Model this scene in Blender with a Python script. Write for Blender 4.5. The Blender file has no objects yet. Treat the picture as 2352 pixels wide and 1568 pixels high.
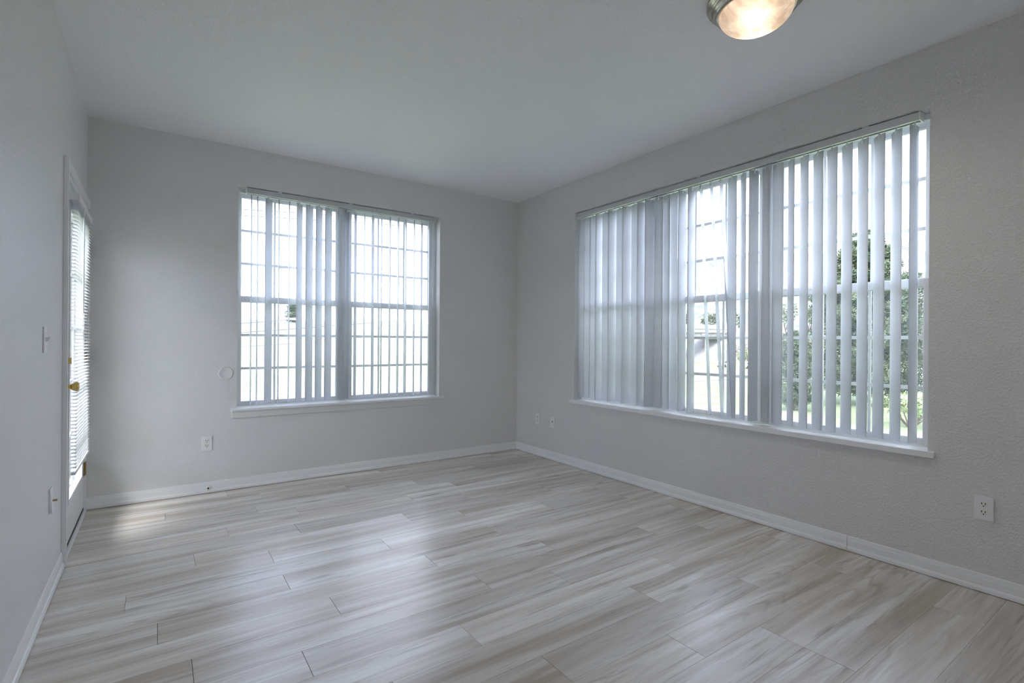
import bpy, math, random
from mathutils import Vector, Matrix, noise

# ------------------------------------------------------------------ camera, sky, sun, lights, exposure
scene = bpy.context.scene
COL = scene.collection
H, W = 2.74, 3.686                     # ceiling height, room width
CAM = Vector((-3.2817, -4.5856, 1.1936))
YAW, PITCH, ROLL, FPX = 0.61104451, 0.00022681, 0.00709231, 1163.063
fw = Vector((math.sin(YAW) * math.cos(PITCH), math.cos(YAW) * math.cos(PITCH), math.sin(PITCH)))
r0 = Vector((math.cos(YAW), -math.sin(YAW), 0))
u0 = r0.cross(fw)
rt = math.cos(ROLL) * r0 + math.sin(ROLL) * u0
up = -math.sin(ROLL) * r0 + math.cos(ROLL) * u0
cd = bpy.data.cameras.new('camera')
cd.sensor_width = 36.0
cd.lens = 36.0 * FPX / 2352.0
cd.clip_start, cd.clip_end = 0.05, 12000
cam = bpy.data.objects.new('camera', cd)
cam.matrix_world = Matrix(((rt.x, up.x, -fw.x, CAM.x), (rt.y, up.y, -fw.y, CAM.y), (rt.z, up.z, -fw.z, CAM.z), (0, 0, 0, 1)))
COL.objects.link(cam)
scene.camera = cam

world = bpy.data.worlds.new('sky')
scene.world = world
world.use_nodes = True
wn, wl = world.node_tree.nodes, world.node_tree.links
wn.clear()
wo = wn.new('ShaderNodeOutputWorld'); wb = wn.new('ShaderNodeBackground')
tc = wn.new('ShaderNodeTexCoord'); mp = wn.new('ShaderNodeMapping'); nz = wn.new('ShaderNodeTexNoise'); rp = wn.new('ShaderNodeValToRGB')
mp.inputs['Scale'].default_value = (1.0, 1.0, 3.2)
nz.inputs['Scale'].default_value = 2.6; nz.inputs['Detail'].default_value = 7; nz.inputs['Roughness'].default_value = 0.55
rp.color_ramp.elements[0].position = 0.40; rp.color_ramp.elements[0].color = (0.56, 0.66, 0.95, 1)
rp.color_ramp.elements[1].position = 0.68; rp.color_ramp.elements[1].color = (0.98, 0.99, 1.0, 1)
wl.new(tc.outputs['Generated'], mp.inputs['Vector']); wl.new(mp.outputs[0], nz.inputs['Vector'])
wl.new(nz.outputs['Fac'], rp.inputs[0]); wl.new(rp.outputs[0], wb.inputs['Color']); wl.new(wb.outputs[0], wo.inputs['Surface'])
wb.inputs['Strength'].default_value = 0.9

sd = bpy.data.lights.new('sun_offscreen', 'SUN'); sd.energy = 1.2; sd.angle = math.radians(50); sd.color = (1.0, 0.96, 0.88)
sun = bpy.data.objects.new('sun_offscreen', sd); COL.objects.link(sun)
sun.rotation_euler = Vector((0.55, 0.28, -0.79)).to_track_quat('-Z', 'Y').to_euler()

vs = scene.view_settings
vs.view_transform = 'Standard'; vs.look = 'None'; vs.gamma = 1.0; vs.use_curve_mapping = False
vs.exposure = 2.95
scene.cycles.use_denoising = True
scene.cycles.max_bounces = 14
scene.cycles.diffuse_bounces = 9
scene.cycles.use_adaptive_sampling = True
scene.cycles.adaptive_threshold = 0.06
scene.cycles.adaptive_min_samples = 16
scene.cycles.transparent_max_bounces = 24
scene.cycles.caustics_reflective = False
scene.cycles.caustics_refractive = False

# ------------------------------------------------------------------ helpers
random.seed(7)


class MB:
    def __init__(s): s.v, s.f = [], []

    def box(s, x0, x1, y0, y1, z0, z1):
        n = len(s.v)
        s.v += [(x, y, z) for z in (z0, z1) for y in (y0, y1) for x in (x0, x1)]
        s.f += [tuple(n + i for i in q) for q in ((0, 2, 3, 1), (4, 5, 7, 6), (0, 1, 5, 4), (2, 6, 7, 3), (0, 4, 6, 2), (1, 3, 7, 5))]
        return s

    def quad(s, *p):
        n = len(s.v); s.v += [tuple(q) for q in p]; s.f.append(tuple(range(n, n + len(p)))); return s

    def tube(s, a, b, ra, rb=None, n=12, cap=True):
        rb = ra if rb is None else rb
        a, b = Vector(a), Vector(b); d = (b - a).normalized()
        t = Vector((0, 0, 1)) if abs(d.z) < .9 else Vector((1, 0, 0))
        e1 = d.cross(t).normalized(); e2 = d.cross(e1)
        k = len(s.v)
        for c, r in ((a, ra), (b, rb)):
            s.v += [tuple(c + r * (math.cos(2 * math.pi * i / n) * e1 + math.sin(2 * math.pi * i / n) * e2)) for i in range(n)]
        s.f += [(k + i, k + (i + 1) % n, k + n + (i + 1) % n, k + n + i) for i in range(n)]
        if cap:
            s.f += [tuple(k + n - 1 - i for i in range(n)), tuple(k + n + i for i in range(n))]
        return s

    def path(s, pts, r, n=6):
        for a, b in zip(pts, pts[1:]): s.tube(a, b, r, r, n)
        return s

    def lathe(s, o, axis, prof, n=32):
        """prof: (radius, distance along axis) pairs"""
        o, d = Vector(o), Vector(axis).normalized()
        t = Vector((0, 0, 1)) if abs(d.z) < .9 else Vector((1, 0, 0))
        e1 = d.cross(t).normalized(); e2 = d.cross(e1)
        k = len(s.v); m = len(prof)
        for r, h in prof:
            s.v += [tuple(o + d * h + r * (math.cos(2 * math.pi * i / n) * e1 + math.sin(2 * math.pi * i / n) * e2)) for i in range(n)]
        for j in range(m - 1):
            s.f += [(k + j * n + i, k + j * n + (i + 1) % n, k + (j + 1) * n + (i + 1) % n, k + (j + 1) * n + i) for i in range(n)]
        return s

    def extrude(s, prof, fn0, fn1):
        """prof: closed 2-D outline; fn maps (a,b) to a 3-D point at either end"""
        n = len(prof); k = len(s.v)
        s.v += [tuple(fn0(*q)) for q in prof] + [tuple(fn1(*q)) for q in prof]
        s.f += [(k + i, k + (i + 1) % n, k + n + (i + 1) % n, k + n + i) for i in range(n)]
        s.f += [tuple(k + n - 1 - i for i in range(n)), tuple(k + n + i for i in range(n))]
        return s

    def mesh(s, name, smooth=False):
        me = bpy.data.meshes.new(name); me.from_pydata(s.v, [], s.f); me.validate(); me.update()
        import bmesh
        bm = bmesh.new(); bm.from_mesh(me); bmesh.ops.recalc_face_normals(bm, faces=bm.faces); bm.to_mesh(me); bm.free()
        if smooth:
            for p in me.polygons: p.use_smooth = True
        return me


def put(o, parent=None):
    COL.objects.link(o)
    if parent is not None:
        o.parent = parent
        o.matrix_parent_inverse = Matrix.Translation(-root_loc(parent))
    return o


def root_loc(p):
    v = Vector(p.location)
    return v if p.parent is None else v          # parts keep location 0, so only the thing's own origin counts


def obj(name, mb, m, parent=None, smooth=False, bevel=0.0):
    me = mb.mesh(name, smooth); me.materials.append(m)
    o = bpy.data.objects.new(name, me)
    put(o, parent)
    if bevel:
        b = o.modifiers.new('bevel', 'BEVEL'); b.width = bevel; b.segments = 2; b.limit_method = 'ANGLE'
    return o


def tag(o, label=None, cat=None, group=None, kind=None):
    if label: o['label'] = label
    if cat: o['category'] = cat
    if group: o['group'] = group
    if kind: o['kind'] = kind
    return o


def thing(name, loc, label=None, cat=None, group=None, kind=None):
    o = bpy.data.objects.new(name, None); o.empty_display_size = 0.05
    o.location = loc; COL.objects.link(o)
    return tag(o, label, cat, group, kind)


# ------------------------------------------------------------------ materials
def mat(name):
    m = bpy.data.materials.new(name); m.use_nodes = True
    nt = m.node_tree
    return m, nt.nodes, nt.links, nt.nodes['Principled BSDF']


def plain(name, col, rough=0.5, metal=0.0, vary=0.04, scale=30.0, spec=0.5, bump=0.0):
    m, n, l, b = mat(name)
    t = n.new('ShaderNodeTexCoord'); z = n.new('ShaderNodeTexNoise'); z.inputs['Scale'].default_value = scale; z.inputs['Detail'].default_value = 4
    r = n.new('ShaderNodeValToRGB')
    r.color_ramp.elements[0].color = tuple(c * (1 - vary) for c in col) + (1,)
    r.color_ramp.elements[1].color = tuple(min(1, c * (1 + vary)) for c in col) + (1,)
    l.new(t.outputs['Object'], z.inputs['Vector']); l.new(z.outputs['Fac'], r.inputs[0]); l.new(r.outputs[0], b.inputs['Base Color'])
    b.inputs['Roughness'].default_value = rough; b.inputs['Metallic'].default_value = metal
    b.inputs['Specular IOR Level'].default_value = spec
    if bump:
        bp = n.new('ShaderNodeBump'); bp.inputs['Strength'].default_value = 0.6; bp.inputs['Distance'].default_value = bump
        l.new(z.outputs['Fac'], bp.inputs['Height']); l.new(bp.outputs[0], b.inputs['Normal'])
    return m


def plaster(name, col, rough, dist, scale):
    """painted drywall with an orange-peel texture"""
    m, n, l, b = mat(name)
    t = n.new('ShaderNodeTexCoord')
    z = n.new('ShaderNodeTexNoise'); z.inputs['Scale'].default_value = scale; z.inputs['Detail'].default_value = 3; z.inputs['Roughness'].default_value = 0.5
    rr = n.new('ShaderNodeValToRGB'); rr.color_ramp.elements[0].position = 0.47; rr.color_ramp.elements[1].position = 0.60
    bp = n.new('ShaderNodeBump'); bp.inputs['Strength'].default_value = 0.55; bp.inputs['Distance'].default_value = dist
    z2 = n.new('ShaderNodeTexNoise'); z2.inputs['Scale'].default_value = 1.3; z2.inputs['Detail'].default_value = 2
    r2 = n.new('ShaderNodeValToRGB')
    r2.color_ramp.elements[0].color = tuple(c * 0.985 for c in col) + (1,); r2.color_ramp.elements[1].color = tuple(min(1, c * 1.01) for c in col) + (1,)
    l.new(t.outputs['Object'], z.inputs['Vector']); l.new(z.outputs['Fac'], rr.inputs[0]); l.new(rr.outputs[0], bp.inputs['Height']); l.new(bp.outputs[0], b.inputs['Normal'])
    l.new(t.outputs['Object'], z2.inputs['Vector']); l.new(z2.outputs['Fac'], r2.inputs[0]); l.new(r2.outputs[0], b.inputs['Base Color'])
    b.inputs['Roughness'].default_value = rough
    b.inputs['Specular IOR Level'].default_value = 0.4
    return m


M_WALL = plaster('wall_paint', (0.78, 0.772, 0.765), 0.42, 0.0009, 95)
M_WALLR = plaster('textured_wall_paint', (0.78, 0.772, 0.765), 0.42, 0.0030, 90)
M_CEIL = plaster('ceiling_paint', (0.90, 0.905, 0.915), 0.7, 0.0010, 70)
M_TRIM = plain('trim_paint', (0.89, 0.90, 0.91), 0.3, vary=0.01, scale=6)
M_VINYL = plain('window_vinyl', (0.90, 0.91, 0.92), 0.35, vary=0.01, scale=5)
M_DOOR = plain('door_paint', (0.84, 0.85, 0.87), 0.3, vary=0.015, scale=4)
M_PLATE = plain('plate_plastic', (0.86, 0.87, 0.88), 0.3, vary=0.01)
M_RECEP = plain('receptacle_plastic', (0.86, 0.85, 0.80), 0.3, vary=0.01)
M_BLACK = plain('dark_slot', (0.012, 0.012, 0.013), 0.6)
M_BRASS = plain('polished_brass', (0.78, 0.58, 0.20), 0.16, metal=1.0, vary=0.05)
M_OLDBRASS = plain('tarnished_brass', (0.42, 0.33, 0.16), 0.4, metal=1.0, vary=0.2, scale=60)
M_NICKEL = plain('brushed_nickel', (0.50, 0.45, 0.39), 0.2, metal=1.0, vary=0.08)
M_RAIL = plain('headrail_enamel', (0.62, 0.64, 0.65), 0.35, vary=0.02)
M_BROWN = plain('worn_rubber', (0.16, 0.085, 0.03), 0.6, vary=0.3, scale=200)
M_SUB = plain('subfloor', (0.05, 0.045, 0.04), 0.9)
M_SWEEP = plain('rubber_sweep', (0.03, 0.035, 0.045), 0.6)


def glass_mat():
    m, n, l, b = mat('window_glass')
    n.remove(b)
    out = n['Material Output']
    tr = n.new('ShaderNodeBsdfTransparent'); tr.inputs['Color'].default_value = (0.978, 0.985, 0.988, 1)
    gl = n.new('ShaderNodeBsdfGlossy'); gl.inputs['Roughness'].default_value = 0.02
    lw = n.new('ShaderNodeLayerWeight'); lw.inputs['Blend'].default_value = 0.12
    mx = n.new('ShaderNodeMixShader')
    l.new(lw.outputs['Fresnel'], mx.inputs[0]); l.new(tr.outputs[0], mx.inputs[1]); l.new(gl.outputs[0], mx.inputs[2]); l.new(mx.outputs[0], out.inputs['Surface'])
    return m


def slat_mat(name, col, trans):
    m, n, l, b = mat(name)
    out = n['Material Output']
    b.inputs['Base Color'].default_value = col + (1,); b.inputs['Roughness'].default_value = 0.45
    t = n.new('ShaderNodeTexCoord'); mp = n.new('ShaderNodeMapping'); mp.inputs['Scale'].default_value = (400, 400, 2)
    z = n.new('ShaderNodeTexNoise'); z.inputs['Scale'].default_value = 1.0
    r = n.new('ShaderNodeValToRGB'); r.color_ramp.elements[0].color = tuple(c * .97 for c in col) + (1,); r.color_ramp.elements[1].color = tuple(min(1, c * 1.02) for c in col) + (1,)
    l.new(t.outputs['Object'], mp.inputs[0]); l.new(mp.outputs[0], z.inputs['Vector']); l.new(z.outputs['Fac'], r.inputs[0]); l.new(r.outputs[0], b.inputs['Base Color'])
    tl = n.new('ShaderNodeBsdfTranslucent'); tl.inputs['Color'].default_value = tuple(min(1, c * 1.02) for c in col) + (1,)
    mx = n.new('ShaderNodeMixShader'); mx.inputs[0].default_value = trans
    l.new(b.outputs[0], mx.inputs[1]); l.new(tl.outputs[0], mx.inputs[2]); l.new(mx.outputs[0], out.inputs['Surface'])
    return m


def plank_mat():
    m, n, l, b = mat('vinyl_plank')
    t = n.new('ShaderNodeTexCoord'); oi = n.new('ShaderNodeObjectInfo')
    cb = n.new('ShaderNodeCombineXYZ')
    mu1 = n.new('ShaderNodeMath'); mu1.operation = 'MULTIPLY'; mu1.inputs[1].default_value = 61.0
    mu2 = n.new('ShaderNodeMath'); mu2.operation = 'MULTIPLY'; mu2.inputs[1].default_value = 37.0
    l.new(oi.outputs['Random'], mu1.inputs[0]); l.new(oi.outputs['Random'], mu2.inputs[0])
    l.new(mu1.outputs[0], cb.inputs[0]); l.new(mu2.outputs[0], cb.inputs[1]); l.new(mu1.outputs[0], cb.inputs[2])
    add = n.new('ShaderNodeVectorMath'); add.operation = 'ADD'
    l.new(t.outputs['Object'], add.inputs[0]); l.new(cb.outputs[0], add.inputs[1])

    def nse(sc, scale, detail, dist, rough=0.55):
        mp = n.new('ShaderNodeMapping'); mp.inputs['Scale'].default_value = sc
        z = n.new('ShaderNodeTexNoise'); z.inputs['Scale'].default_value = scale; z.inputs['Detail'].default_value = detail
        z.inputs['Distortion'].default_value = dist; z.inputs['Roughness'].default_value = rough
        l.new(add.outputs[0], mp.inputs[0]); l.new(mp.outputs[0], z.inputs['Vector'])
        return z.outputs['Fac']

    def ramp(src, p0, p1, c0=(0, 0, 0), c1=(1, 1, 1)):
        r = n.new('ShaderNodeValToRGB'); r.color_ramp.elements[0].position = p0; r.color_ramp.elements[1].position = p1
        r.color_ramp.elements[0].color = c0 + (1,); r.color_ramp.elements[1].color = c1 + (1,)
        l.new(src, r.inputs[0]); return r.outputs[0]

    def mix(fac, a, c, blend='MIX', f=None):
        x = n.new('ShaderNodeMixRGB'); x.blend_type = blend
        if fac is None: x.inputs[0].default_value = f
        else: l.new(fac, x.inputs[0])
        for s, v in ((1, a), (2, c)):
            if isinstance(v, tuple): x.inputs[s].default_value = v + (1,)
            else: l.new(v, x.inputs[s])
        return x.outputs[0]

    broad = nse((0.42, 6.5, 1), 1.6, 4, 0.5)
    streak = nse((0.85, 19, 1), 1.5, 7, 1.1, 0.68)
    fine = nse((3.0, 130, 1), 1.6, 4, 0.2, 0.7)
    figure = nse((1.1, 13, 1), 1.3, 6, 2.0, 0.62)
    base = mix(ramp(broad, 0.32, 0.68), (0.49, 0.41, 0.325), (0.89, 0.87, 0.84))
    base = mix(ramp(figure, 0.56, 0.74, (0, 0, 0), (0.55, 0.55, 0.55)), base, (0.34, 0.27, 0.20))
    base = mix(ramp(streak, 0.565, 0.69, (0, 0, 0), (0.68, 0.68, 0.68)), base, (0.23, 0.185, 0.145))
    base = mix(ramp(fine, 0.40, 0.72, (0, 0, 0), (0.24, 0.24, 0.24)), base, (0.36, 0.31, 0.255))
    # cathedral figure: contour lines of a stretched noise, in patches
    cont = nse((0.42, 6.0, 1), 1.0, 2, 0.30, 0.45)
    ml = n.new('ShaderNodeMath'); ml.operation = 'MULTIPLY'; ml.inputs[1].default_value = 95.0
    sn = n.new('ShaderNodeMath'); sn.operation = 'SINE'
    l.new(cont, ml.inputs[0]); l.new(ml.outputs[0], sn.inputs[0])
    lines = ramp(sn.outputs[0], 0.35, 0.95)
    patch = ramp(nse((0.7, 3.5, 1), 1.3, 2, 0.3), 0.52, 0.70, (0, 0, 0), (0.42, 0.42, 0.42))
    both = mix(None, lines, patch, 'MULTIPLY', 1.0)
    base = mix(both, base, (0.27, 0.215, 0.165))
    # knots
    mp = n.new('ShaderNodeMapping'); mp.inputs['Scale'].default_value = (1.1, 5.2, 1)
    dn = n.new('ShaderNodeTexNoise'); dn.inputs['Scale'].default_value = 5.0
    vo = n.new('ShaderNodeTexVoronoi'); vo.inputs['Scale'].default_value = 1.35
    l.new(add.outputs[0], mp.inputs[0]); l.new(add.outputs[0], dn.inputs['Vector'])
    dm = n.new('ShaderNodeVectorMath'); dm.operation = 'MULTIPLY_ADD'; dm.inputs[1].default_value = (.22, .22, .0)
    l.new(dn.outputs['Color'], dm.inputs[0]); l.new(mp.outputs[0], dm.inputs[2]); l.new(dm.outputs[0], vo.inputs['Vector'])
    base = mix(ramp(vo.outputs['Distance'], 0.015, 0.15, (0.75, 0.75, 0.75), (0, 0, 0)), base, (0.22, 0.18, 0.145))
    hv = n.new('ShaderNodeHueSaturation')
    va = n.new('ShaderNodeMapRange'); va.inputs[3].default_value = 0.90; va.inputs[4].default_value = 1.09
    l.new(oi.outputs['Random'], va.inputs[0]); l.new(va.outputs[0], hv.inputs['Value']); l.new(base, hv.inputs['Color'])
    l.new(hv.outputs[0], b.inputs['Base Color'])
    b.inputs['Roughness'].default_value = 0.34
    b.inputs['Specular IOR Level'].default_value = 0.5
    b.inputs['Coat Weight'].default_value = 0.5; b.inputs['Coat Roughness'].default_value = 0.30; b.inputs['Coat IOR'].default_value = 1.5
    bp = n.new('ShaderNodeBump'); bp.inputs['Strength'].default_value = 0.25; bp.inputs['Distance'].default_value = 0.0006
    l.new(fine, bp.inputs['Height']); l.new(bp.outputs[0], b.inputs['Normal'])
    return m


def alabaster():
    m, n, l, b = mat('alabaster_glass')
    out = n['Material Output']
    t = n.new('ShaderNodeTexCoord')
    z = n.new('ShaderNodeTexNoise'); z.inputs['Scale'].default_value = 9; z.inputs['Detail'].default_value = 5; z.inputs['Distortion'].default_value = 2.2
    r = n.new('ShaderNodeValToRGB'); r.color_ramp.elements[0].position = 0.35; r.color_ramp.elements[1].position = 0.62
    r.color_ramp.elements[0].color = (0.72, 0.58, 0.48, 1); r.color_ramp.elements[1].color = (0.95, 0.86, 0.76, 1)
    l.new(t.outputs['Object'], z.inputs['Vector']); l.new(z.outputs['Fac'], r.inputs[0])
    l.new(r.outputs[0], b.inputs['Base Color']); b.inputs['Roughness'].default_value = 0.18
    tl = n.new('ShaderNodeBsdfTranslucent'); l.new(r.outputs[0], tl.inputs['Color'])
    mx = n.new('ShaderNodeMixShader'); mx.inputs[0].default_value = 0.6
    l.new(b.outputs[0], mx.inputs[1]); l.new(tl.outputs[0], mx.inputs[2]); l.new(mx.outputs[0], out.inputs['Surface'])
    return m


def two_tone(name, c0, c1, scale, p0=0.4, p1=0.6, rough=0.9, stretch=(1, 1, 1), detail=6):
    m, n, l, b = mat(name)
    t = n.new('ShaderNodeTexCoord'); mp = n.new('ShaderNodeMapping'); mp.inputs['Scale'].default_value = stretch
    z = n.new('ShaderNodeTexNoise'); z.inputs['Scale'].default_value = scale; z.inputs['Detail'].default_value = detail
    r = n.new('ShaderNodeValToRGB'); r.color_ramp.elements[0].position = p0; r.color_ramp.elements[1].position = p1
    r.color_ramp.elements[0].color = c0 + (1,); r.color_ramp.elements[1].color = c1 + (1,)
    l.new(t.outputs['Object'], mp.inputs[0]); l.new(mp.outputs[0], z.inputs['Vector']); l.new(z.outputs['Fac'], r.inputs[0]); l.new(r.outputs[0], b.inputs['Base Color'])
    b.inputs['Roughness'].default_value = rough; b.inputs['Specular IOR Level'].default_value = 0.15
    return m


def screen_mat():
    m, n, l, b = mat('insect_screen_mesh')
    out = n['Material Output']
    b.inputs['Base Color'].default_value = (0.62, 0.63, 0.64, 1); b.inputs['Roughness'].default_value = 0.8
    tr = n.new('ShaderNodeBsdfTransparent'); mx = n.new('ShaderNodeMixShader'); mx.inputs[0].default_value = 0.13
    l.new(tr.outputs[0], mx.inputs[1]); l.new(b.outputs[0], mx.inputs[2]); l.new(mx.outputs[0], out.inputs['Surface'])
    return m


M_SCREEN = screen_mat()
M_GLASS = glass_mat()
M_SLAT = slat_mat('vertical_slat_pvc', (0.88, 0.895, 0.92), 0.34)
M_MINI = slat_mat('mini_blind_slat', (0.88, 0.88, 0.90), 0.25)
M_PLANK = plank_mat()
M_DOME = alabaster()

# ------------------------------------------------------------------ room shell
FRONT = -6.6
TH = 0.17
BW = (-2.757, -0.961, 0.622, 2.435)      # back window opening: x0 x1 z0 z1
RW = (-3.672, -0.942, 0.622, 2.435)      # right window opening: y0 y1 z0 z1
DW = (-1.022, -0.040, 0.0, 2.082)        # door opening: y0 y1 z0 z1

floor = obj('floor', MB().box(-W - TH, TH, FRONT - TH, TH, -0.25, -0.006), M_SUB)
tag(floor, 'pale greige wood plank floor running the length of the back wall', kind='structure')
ceil = obj('ceiling', MB().box(-W - TH, TH, FRONT - TH, TH, H, H + 0.2), M_CEIL)
tag(ceil, 'smooth white painted ceiling', kind='structure')
a, b_, c, d = BW
wall_back = obj('wall_back', MB().box(-W - TH, a, 0, TH, 0, H).box(b_, TH, 0, TH, 0, H).box(a, b_, 0, TH, 0, c).box(a, b_, 0, TH, d, H), M_WALL)
tag(wall_back, 'off-white wall holding the two-unit window', kind='structure')
a, b_, c, d = RW
wall_right = obj('wall_right', MB().box(0, TH, FRONT - TH, a, 0, H).box(0, TH, b_, 0, 0, H).box(0, TH, a, b_, 0, c).box(0, TH, a, b_, d, H), M_WALLR)
tag(wall_right, 'off-white textured wall holding the wide three-unit window', kind='structure')
a, b_, c, d = DW
wall_left = obj('wall_left', MB().box(-W - TH, -W, FRONT - TH, a, 0, H).box(-W - TH, -W, b_, 0, 0, H).box(-W - TH, -W, a, b_, d, H), M_WALL)
tag(wall_left, 'off-white wall holding the glazed door', kind='structure')
wall_front = obj('wall_front', MB().box(-W, 0, FRONT - TH, FRONT, 0, H), M_WALL)
tag(wall_front, 'plain off-white wall', kind='structure')

wall_added_shade = obj('wall_added_shade', MB().box(-1.30, 0, -5.02, -4.90, 0, H), M_WALL)  # invented partition behind the camera, added to shade the right wall from the rear
tag(wall_added_shade, 'short unseen off-white partition added to shade the wide window wall', kind='structure')

# floor planks: rows along x, real joint positions where the photograph shows them
PW, PL = 0.1805, 1.219
known = {3: -1.485, 4: -2.47, 5: -2.917, 6: -2.546, 7: -3.109, 8: -2.760, 9: -3.393, 10: -2.752, 11: -3.274, 12: -2.619,
         13: -3.170, 14: -2.820, 15: -2.231, 16: -0.164, 17: -2.079, 18: -1.568, 19: -1.192, 21: -0.368}
cache = {}


def plank_mesh(L, Wd):
    key = (round(L, 3), round(Wd, 3))
    if key not in cache:
        g, e, bv = 0.0007, 0.0002, 0.0005
        x, y = L / 2 - g, Wd / 2 - e
        mb = MB()
        mb.v = [(-x, -y, -.005), (x, -y, -.005), (x, y, -.005), (-x, y, -.005), (-x, -y, -bv), (x, -y, -bv), (x, y, -bv), (-x, y, -bv),
                (-x + bv, -y + bv, 0), (x - bv, -y + bv, 0), (x - bv, y - bv, 0), (-x + bv, y - bv, 0)]
        for k in (0, 4):
            mb.f += [(k + i, k + (i + 1) % 4, k + 4 + (i + 1) % 4, k + 4 + i) for i in range(4)]
        mb.f.append((8, 9, 10, 11))
        me = mb.mesh('plank'); me.materials.append(M_PLANK); cache[key] = me
    return cache[key]


nrow = int(-FRONT / PW) + 1
for i in range(nrow):
    y1 = -0.008 - i * PW; y0 = max(y1 - PW, FRONT)
    if y1 - y0 < 0.02: continue
    j = known.get(i, -random.uniform(0, PL))
    while j > -W: j -= PL
    xs = []
    while j < 0.0:
        xs.append(j); j += PL
    xs.append(j)
    for p, q in zip(xs, xs[1:]):
        p2, q2 = max(p, -W), min(q, 0.0)
        if q2 - p2 < 0.02: continue
        o = bpy.data.objects.new('plank', plank_mesh(q2 - p2, y1 - y0))
        o.location = ((p2 + q2) / 2, (y0 + y1) / 2, 0)
        put(o, floor)

# baseboards with a shoe moulding at the foot
BBP = [(0, 0.0), (0.016, 0.0), (0.016, 0.014), (0.0135, 0.022), (0.009, 0.026), (0.009, 0.058), (0.0075, 0.063), (0.0055, 0.078), (0.003, 0.083), (0, 0.083)]
G = 0.003


def base_y(name, x_wall, sgn, y0, y1, lab):
    o = obj(name, MB().extrude(BBP, lambda t, z: (x_wall + sgn * t, y0, z + G), lambda t, z: (x_wall + sgn * t, y1, z + G)), M_TRIM)
    return tag(o, lab, kind='structure')


def base_x(name, y_wall, sgn, x0, x1, lab):
    o = obj(name, MB().extrude(BBP, lambda t, z: (x0, y_wall + sgn * t, z + G), lambda t, z: (x1, y_wall + sgn * t, z + G)), M_TRIM)
    return tag(o, lab, kind='structure')


base_x('baseboard_back', 0, -1, -W, 0, 'white moulded baseboard under the two-unit window')
base_y('baseboard_right', 0, -1, -3.302, 0, 'white moulded baseboard under the wide window')
base_y('baseboard_right', 0, -1, FRONT, -3.3045, 'white baseboard length under the outlet past the wide window')
base_y('baseboard_left', -W, 1, FRONT, -1.094, 'white moulded baseboard below the light switch')
base_x('baseboard_front', FRONT, 1, -W, 0, 'white moulded baseboard')

# ------------------------------------------------------------------ windows
D0, D1 = 0.098, 0.150                     # frame depth inside the wall


def MX(axis):
    """axis 'b': back wall, local (u along x, depth along +y); 'r': right wall, (u along y, depth along +x)"""
    return (lambda u0, u1, d0, d1, z0, z1: (u0, u1, d0, d1, z0, z1)) if axis == 'b' else (lambda u0, u1, d0, d1, z0, z1: (d0, d1, u0, u1, z0, z1))


def window(n, axis, f0, f1, g0, g1, label):
    """one double-hung unit; f0,f1 frame extents and g0,g1 glass extents along the wall"""
    A = MX(axis)
    z0, z1 = 0.644, 2.432
    loc = ((f0 + f1) / 2, 0.12, z0) if axis == 'b' else (0.12, (f0 + f1) / 2, z0)
    w = thing('window_%d' % n, loc, label, kind='structure')
    s0, s1 = f0 + 0.020, f1 - 0.020       # sash zone inside the frame
    fr = MB()
    fr.box(*A(f0, s0, D0, D1 + .02, z0, z1)).box(*A(s1, f1, D0, D1 + .02, z0, z1)).box(*A(s0, s1, D0, D1 + .02, z1 - .030, z1)).box(*A(s0, s1, D0 - .004, D1 + .02, z0, z0 + .012))
    # little beads that give the jamb its stepped look
    fr.box(*A(s0, s0 + .004, D0 + .003, D0 + .007, z0 + .012, z1 - .03)).box(*A(s1 - .004, s1, D0 + .003, D0 + .007, z0 + .012, z1 - .03))
    obj('frame', fr, M_VINYL, w)
    for name, za, zb, ga, gb, dd in (('upper_sash', 1.520, z1 - .030, 1.553, 2.372, .132), ('lower_sash', z0 + .012, 1.551, 0.682, 1.507, .106)):
        d0, d1 = dd, dd + .024
        m = MB()
        m.box(*A(s0, g0, d0, d1, za, zb)).box(*A(g1, s1, d0, d1, za, zb)).box(*A(g0, g1, d0, d1, za, ga)).box(*A(g0, g1, d0, d1, gb, zb))
        e = .005                          # glazing bead step
        m.box(*A(g0, g0 + e, d0 + .006, d1, ga, gb)).box(*A(g1 - e, g1, d0 + .006, d1, ga, gb)).box(*A(g0, g1, d0 + .006, d1, ga, ga + e)).box(*A(g0, g1, d0 + .006, d1, gb - e, gb))
        s = obj(name, m, M_VINYL, w, bevel=0.0015)
        cpl = (d0 + d1) / 2 + .002
        obj('pane', MB().box(*A(g0 + .001, g1 - .001, cpl + .004, cpl + .007, ga + .001, gb - .001)), M_GLASS, s)
        for k in (1, 2):
            u = g0 + (g1 - g0) * k / 3
            obj('muntin', MB().box(*A(u - .0075, u + .0075, cpl - .006, cpl + .003, ga, gb)), M_VINYL, s)
            z = ga + (gb - ga) * k / 3
            obj('muntin', MB().box(*A(g0, g1, cpl - .0065, cpl + .0025, z - .010, z + .010)), M_VINYL, s)
        if name == 'lower_sash':
            for k in (.27, .73):
                u = g0 + (g1 - g0) * k
                obj('sash_lock', MB().box(*A(u - .022, u + .022, d0 - .008, d0, zb - .014, zb + .004)), M_VINYL, s, bevel=.002)
    obj('insect_screen', MB().box(*A(s0 + .004, s1 - .004, D1 + .012, D1 + .0125, z0 + .012, 1.55)), M_SCREEN, w)
    return w


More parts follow.
